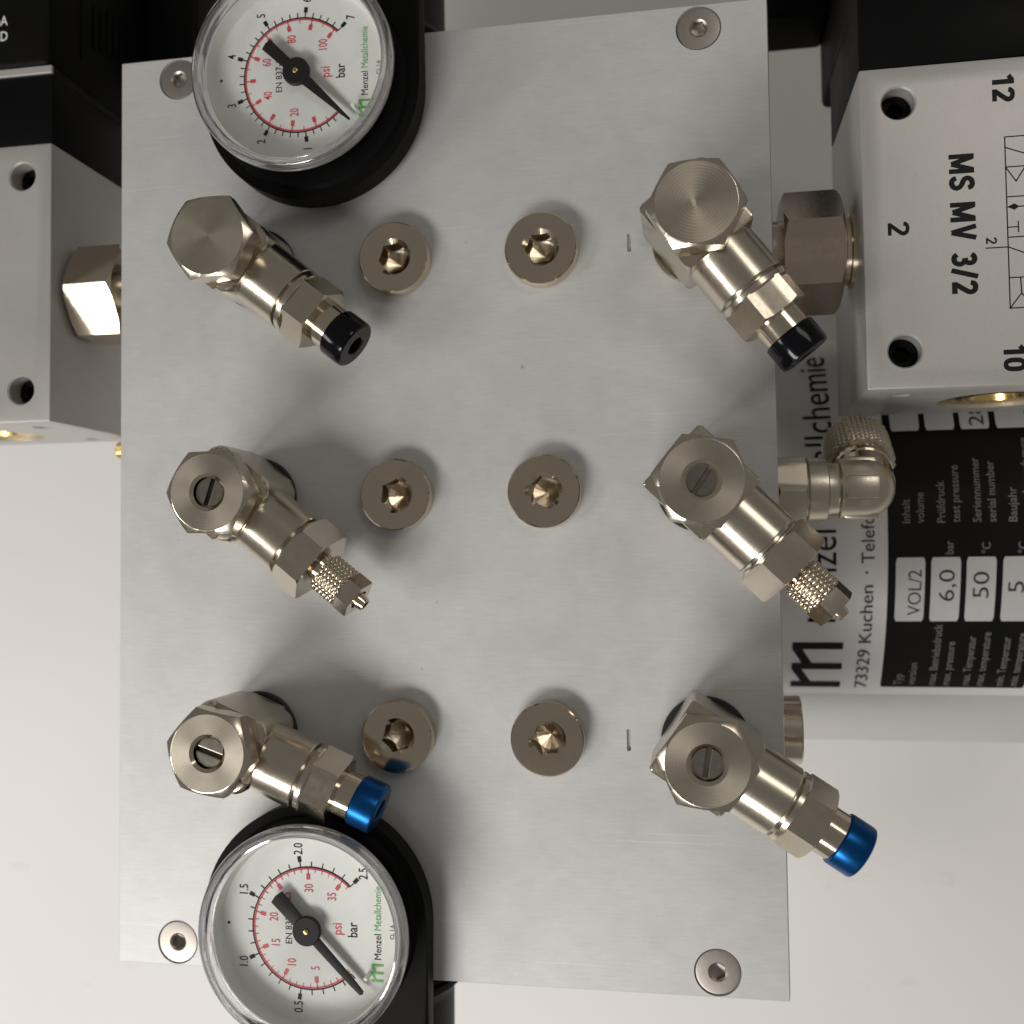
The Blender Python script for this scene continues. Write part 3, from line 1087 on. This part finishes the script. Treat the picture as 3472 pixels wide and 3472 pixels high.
def valve(sx, label):
    t = thing('solenoid_valve', (sx*90.3, 52.2, 0), label, 'valve', 0, 'solenoid valves beside the plate')
    ox, oy = sx*90.3, 52.2
    loc = (-ox, -oy, 0)
    X = lambda a, b_: (min(sx*a, sx*b_), max(sx*a, sx*b_))
    bm = bmesh.new()
    x0, x1 = X(90.3, 150)
    box(bm, x0, x1, BY0, BY1, BZ, 0, 0.45, 2)
    base = finish(bm)
    bm = bmesh.new()
    for y in (77.5, 27.13):
        for hx in (97.8, 142.5):
            lathe(bm, [(0, -38), (3.2, -38), (3.2, -0.4), (3.6, 0.1), (3.6, 1), (0, 1)], 48, T(sx*hx, y, 0))
    # ports and threaded holes in the side facing down the picture
    for (hx, hz, hr) in ((98.6, -9.3, 1.9), (100.6, -34.5, 1.9)):
        lathe(bm, [(0, -1), (hr+0.3, -1), (hr+0.3, 0.15), (hr, 0.45), (hr, 8), (0, 8)], 36, T(sx*hx, BY0, hz) @ AY)
    lathe(bm, [(0, -1), (11.9, -1), (11.9, 2.2), (0, 2.2)], 64, T(sx*120.5, BY0, -21.5) @ AY)
    # outlet port on the face towards the plate
    body = cut(base, finish(bm))
    body.polygons.foreach_set('use_smooth', [True]*len(body.polygons))
    body.set_sharp_from_angle(angle=R(30))
    b_ = obj('body', body, 'block', t, loc)
    for y in (77.5, 27.13):
        for hx in (97.8, 142.5):
            def darkening_bolt():  # black bolt added inside each hole to make it look darker
                bm = bmesh.new()
                n = 48
                ang = [2*PI*i/n for i in range(n)]
                ring = lambda r_, z: [(r_*math.cos(a), r_*math.sin(a), z) for a in ang]
                hx_ = lambda af, z: [(hex_radius(a, af)*math.cos(a), hex_radius(a, af)*math.sin(a), z) for a in ang]
                rings_mesh(bm, [ring(3.12, -37), ring(3.12, -4.4), ring(2.9, -4.0), ring(1.75, -4.0), hx_(2.9, -4.2), hx_(2.9, -6.2), ring(0.2, -6.8)], None, True, True)
                return finish(bm, 30)
            obj('darkening_bolt', cached('darkening_bolt', darkening_bolt), 'black', b_, (sx*hx, y, 0))
    bm = bmesh.new()
    lathe(bm, [(11.7, 2.1), (11.7, 1.0), (11.0, 0.7), (5.5, 0.7), (5.0, 1.9), (0, 1.9)], 64, T(sx*120.5, BY0, -21.5) @ AY)
    obj('brass_port', finish(bm, 30), 'brass', b_)
    # pilot housing
    bm = bmesh.new()
    box(bm, x0, x1, BY1+0.1, 101.5, BZ, -0.25, 0.5, 2)
    obj('pilot_housing', finish(bm, 35), 'black', t, loc)
    bm = bmesh.new()
    box(bm, x0, x1, 101.55, 103.4, BZ+8, -0.65, 0.25, 1)
    obj('spacer_plate', finish(bm, 35), 'black', t, loc)
    bm = bmesh.new()
    box(bm, x0, x1, 101.6, 103.35, -0.6, 0.25, 0.1, 1)
    obj('name_strip', finish(bm, 35), 'block', t, loc)
    bm = bmesh.new()
    box(bm, *X(90.9, 150), 103.45, 150, -62, 0.4, 1.6, 3)
    for k in range(2):
        xx = sx*(92.2+k*0.0)
    coil = obj('coil', finish(bm, 35), 'black_satin', t, loc)
    # moulded connector on the coil flank
    bm = bmesh.new()
    box(bm, *X(75.5, 91.2), 119.4, 149, -61, -42, 1.4, 3)
    conn = obj('connector', finish(bm, 35), 'black_satin', t, loc)
    bm = bmesh.new()
    for k in range(7):
        z = -18-3.0*k
        box(bm, *X(90.55, 91.1), 116+k*0.8, 127+k*0.8, z-0.6, z+0.6)
    box(bm, *X(90.6, 91.1), 111, 146, -13.0, -12.4)
    obj('moulded_ribs', finish(bm), 'black_satin', coil)
    return t, b_, coil, loc

tl, bl, coil_l, loc_l = valve(-1, 'valve with white printed black coil and blank aluminium block, beside the 7 bar gauge')
tr_, br, coil_r, loc_r = valve(1, 'valve whose aluminium block is stamped MS MV 3/2, above the tank label')

# white print on the coil next to the gauge
bm = bmesh.new()
for body, y in (('mA', 113.9), ('ED', 110.2)):
    text_flat(bm, body, 2.35, lambda p, q, y=y: (-101.6+p, y+q, 0.44), None, 0.012, 0.85, 'R')
o = obj('lettering', flat_finish(bm), 'ink_white', coil_l)
# stamped text on the lettered block: reads down the picture, u -> -y, v -> +x
bm = bmesh.new()
PT_ = lambda x, y: (lambda p, q: (x+q, y-p, 0.015))
stamp(bm, 'MS MV 3/2', 4.75, PT_, 107.0, 66.1, 28.2)
stamp(bm, '12', 4.1, PT_, 115.6, 81.5, 5.5)
stamp(bm, '2', 4.2, PT_, 95.05, 53.3, 2.9, 0.8)
stamp(bm, '10', 4.1, PT_, 116.1, 27.4, 5.2)
stamp(bm, '2', 2.1, PT_, 113.5, 49.0, 1.4, 0.75)
o = obj('lettering', flat_finish(bm), 'ink', br, None)
bm = bmesh.new()
xl, xr = 117.6, 127.4
ln = [(xl, 68.9, xl, 34.7), (xr, 68.9, xr, 34.7)]
for y in (68.9, 62.85, 56.87, 48.8, 40.74, 34.7):
    ln.append((xl, y, xr, y))
ln += [(xl, 66.8, xr, 62.9), (xl, 62.85, 119.45, 59.9), (119.45, 59.9, 121.3, 62.85),
       (119.7, 54.84, xr, 54.84), (xl, 50.8, 119.6, 50.8), (119.6, 51.8, 119.6, 49.8),
       (113.5, 46.88, xl, 46.88), (xl, 46.88, xr, 42.5),
       (119.7, 40.7, 119.8, 37.6), (119.8, 37.6, xl, 34.7), (119.8, 37.6, 122.0, 34.7)]
strokes(bm, ln, 0.24, 0.015)
add(bm, [(xl, 54.86, 0.018), (119.0, 55.5, 0.018), (119.9, 54.86, 0.018), (119.0, 54.2, 0.018)], [(0, 1, 2, 3)])
obj('switching_symbol', flat_finish(bm), 'ink', br)

# ================================================================== side connections
AXZ = -14.0
t = thing('union_nut', (81.5, 51.8, AXZ), 'big bronze coloured hex union nut joining the plate side to the stamped block', 'union nut', 0, 'hex union nuts beside the plate')
bm = bmesh.new()
hexnut(bm, 22.8, -6.3, 5.9, 11.7, 11.8, 6, 120, AX @ Matrix.Rotation(R(-17), 4, 'Z'))
obj('nut', finish(bm, 25), 'nickel_dull', t)
bm = bmesh.new()
lathe(bm, [(5, -13), (7.4, -13), (7.4, -6), (5, -6)], 64, AX)
obj('neck', finish(bm, 30), 'nickel_dull', t)
bm = bmesh.new()
lathe(bm, [(5, 5.8), (8.1, 5.8), (8.1, 6.6), (7.2, 6.9), (7.2, 7.7), (7.9, 8.0), (7.9, 9.0), (5, 9.0)], 64, AX)
obj('threaded_stub', finish(bm, 30), 'nickel_bright', t)

t = thing('union_nut', (-82.5, 51.8, AXZ), 'pale nickel hex union nut half hidden by the plate, beside the blank block', 'union nut', 0, 'hex union nuts beside the plate')
bm = bmesh.new()
hexnut(bm, 21.4, -6.6, 5.6, 11.0, 11.0, 6, 120, AX)
obj('nut', finish(bm, 25), 'nickel_bright', t)
bm = bmesh.new()
lathe(bm, [(5, 5.5), (7.4, 5.5), (7.4, 13), (5, 13)], 64, AX)
obj('neck', finish(bm, 30), 'nickel', t)
bm = bmesh.new()
lathe(bm, [(5, -8.0), (7.9, -8.0), (7.9, -6.6), (5, -6.6)], 64, AX)
obj('threaded_stub', finish(bm, 30), 'nickel_bright', t)

# elbow union with knurled nut
t = thing('tube_elbow', (69.5, 0.6, -11.5), 'cast nickel tube elbow with knurled nut, over the tank label', 'tube elbow')
bm = bmesh.new()
hexnut(bm, 13.8, 3.4, 9.3, 7.2, 7.3, 4, 96, AX @ Matrix.Rotation(R(6), 4, 'Z'))
obj('hex_nut', finish(bm, 25), 'nickel_cast', t)
bm = bmesh.new()
lathe(bm, [(0, 0), (5.2, 0), (5.2, 3.6), (0, 3.6)], 48, AX)
obj('stem', finish(bm, 30), 'nickel', t)
bm = bmesh.new()
prof = [(0, 9.0), (5.9, 9.0), (5.9, 9.75), (6.5, 9.75), (6.7, 10.0), (6.7, 13.0), (6.6, 13.6), (5.6, 14.0), (5.4, 15.6), (5.5, 16.0), (6.2, 16.4), (6.35, 17.0), (6.35, 21.4)]
for i in range(1, 13):
    a = PI/2*i/12
    prof.append((6.35*math.cos(a), 21.4+6.35*math.sin(a)))
lathe(bm, prof, 72, AX)
# flattened cheeks of the casting
box(bm, 16.8, 24.0, -6.6, 6.6, -2.2, 2.6, 0.9, 2)
box(bm, 16.8, 24.0, -2.6, 2.4, -6.6, 6.65, 0.9, 2)
obj('elbow_body', finish(bm, 35), 'nickel_cast', t)
DIR = Vector((0, 0.62, -0.785)).normalized()
LEG = T(22.0, 0, 0) @ DIR.to_track_quat('Z', 'Y').to_matrix().to_4x4()
bm = bmesh.new()
lathe(bm, [(0, 1), (6.0, 1.0), (6.0, 5.6), (6.3, 6.0), (6.3, 7.6), (5.9, 7.9), (5.9, 9.5), (0, 9.5)], 64, LEG)
obj('leg_socket', finish(bm, 30), 'nickel_bright', t)
bm = bmesh.new()
knurl(bm, 6.8, 0.55, 8.3, 18.0, 22, 16, LEG, 3)
obj('knurled_nut', finish(bm, 60), 'nickel_cast', t)

# plug in the side of the manifold
t = thing('side_plug', (69.5, -50.6, AXZ), 'short round nickel plug peeking out beside the tank end', 'plug')
bm = bmesh.new()
lathe(bm, [(0, 0), (6.6, 0), (6.9, 3.2), (7.15, 3.4), (7.2, 7.3), (7.0, 7.6), (3.0, 7.6), (2.9, 5.0), (0, 5.0)], 72, AX)
obj('collar', finish(bm, 28), 'nickel', t)

# brass silencer under the blank block
t = thing('brass_fitting', (-80, 16.2, -34), 'small shiny brass fitting tucked between blank block and plate', 'fitting')
bm = bmesh.new()
lathe(bm, [(0, -13.5), (1.6, -13.5), (2.3, -12.9), (2.4, -9.0), (1.8, -8.6), (1.8, 11), (0, 11)], 48, AX)
obj('stem', finish(bm, 30), 'brass', t)

# ================================================================== air tank with wrapped label
TY, TZ, TR = -4.0, -107.3, 64.0
LK = 1.1                       # label print size factor
tank = thing('air_tank', (110, TY, TZ), 'large silver cylindrical air tank with black and silver label', 'air tank')
tl_ = (-110, -TY, -TZ)
bm = bmesh.new()
prof = [(0, 44), (52, 44), (57, 45.2), (59.2, 48), (60, 52), (60, 168), (59.2, 172), (57, 175), (52, 176), (0, 176)]
lathe(bm, [(r_*TR/60.0, h) for r_, h in prof], 160, T(0, TY, TZ) @ AX)
tb = obj('shell', finish(bm, 35), 'tank', tank, tl_)

def on_tank(x, s, lift):
    a = s*LK/TR
    x = 101.6+(x-97.35)*LK
    return (x, TY+(TR+lift)*math.sin(a), TZ+(TR+lift)*math.cos(a))

def patch(bm, x0, x1, s0, s1, lift, corner=0.0):
    n = max(2, int(abs(s1-s0)/0.9))
    vs_, fs = [], []
    for i in range(n+1):
        s = s0+(s1-s0)*i/n
        ins = 0
        if corner:
            d = min(s-s0, s1-s)
            if d < corner:
                ins = corner-math.sqrt(max(0, corner**2-(corner-d)**2))
        vs_ += [on_tank(x0+ins, s, lift), on_tank(x1-ins, s, lift)]
    for i in range(n):
        fs.append((2*i, 2*i+1, 2*i+3, 2*i+2))
    add(bm, vs_, fs)

bm = bmesh.new()
patch(bm, 71.0, 131.5, -45.6, 47.0, 0.10)
label_ = obj('label', finish(bm, 60), 'label_silver', tank, tl_)
bm = bmesh.new()
patch(bm, 97.1, 128.0, -42.9, 41.5, 0.17, 0.25)
obj('label_panel', finish(bm, 60), 'label_black', label_)
cells = [(98.75, 104.8), (106.05, 112.1), (113.3, 119.3), (120.65, 126.7)]
for (a, b_) in cells:
    for (s0, s1) in ((-24.1, -9.45), (18.65, 36.0)):
        bm = bmesh.new()
        patch(bm, a, b_, s0, s1, 0.24, 0.3)
        obj('label_cell', finish(bm, 60), 'label_cell', label_)

def TT(x, s, lift=0.34):
    return lambda p, q: on_tank(x-q, s+p, lift)

bm = bmesh.new()
m_logo(bm, -43.0, -88.2, 13.4, 11.1, lambda u, v: on_tank(-v, u, 0.25))
text_flat(bm, 'Menzel Metallchemie', 6.4, TT(86.3, -24.2), 64.6, -0.004, 1)
obj('maker_lettering', flat_finish(bm), 'ink', label_)
bm = bmesh.new()
text_flat(bm, '73329 Kuchen', 2.85, TT(94.1, -43.0), 27.4, -0.002, 1)
disc(bm, -12.7, -92.7, 0.28, lambda u, v: on_tank(-v, u, 0.25))
text_flat(bm, 'Telefon', 2.85, TT(94.3, -10.6), 12.6, -0.002, 1)
obj('address_lettering', flat_finish(bm), 'ink_grey', label_)
for body, cap, x, s_, ln_ in (('VOL/2', 2.9, 104.1, -22.6, 10.4), ('6,0', 3.4, 110.9, -19.3, 7.1), ('50', 3.4, 117.9, -18.6, 5.9),
                              ('5', 3.4, 125.0, -17.4, 2.5), ('28', 3.2, 118.2, 19.4, 5.2)):
    bm = bmesh.new()
    text_flat(bm, body, cap, TT(x, s_), ln_, -0.004, 1)
    obj('cell_lettering', flat_finish(bm), 'ink_grey', label_)
bm = bmesh.new()
small = [('Typ', 101.6, -42.0, 3.6), ('version', 104.5, -42.0, 6.9),
         ('max. Betriebsdruck', 108.9, -42.0, 17.2), ('max. pressure', 111.9, -42.0, 12.8),
         ('max. Temperatur', 116.1, -42.0, 14.2), ('max. temperature', 119.1, -42.0, 15.2),
         ('min. Temperatur', 123.3, -42.0, 14.0), ('min. temperature', 126.3, -42.0, 15.0),
         ('Inhalt', 101.7, -2.0, 5.2), ('volume', 104.6, -2.0, 6.6),
         ('Prüfdruck', 108.9, -2.0, 9.0), ('test pressure', 111.9, -2.0, 12.4),
         ('Seriennummer', 116.2, -2.0, 14.0), ('serial number', 119.2, -2.0, 13.2),
         ('Baujahr', 123.4, -2.0, 7.4), ('year of manufacture', 126.4, -2.0, 18.2),
         ('bar', 110.5, -8.8, 2.9), ('°C', 118.0, -8.7, 2.4), ('°C', 125.3, -8.7, 2.4)]
for body, x, s, ln_ in small:
    text_flat(bm, body, 1.75, TT(x, s), ln_, 0.012, 1)
obj('small_lettering', flat_finish(bm), 'ink_pale', label_)
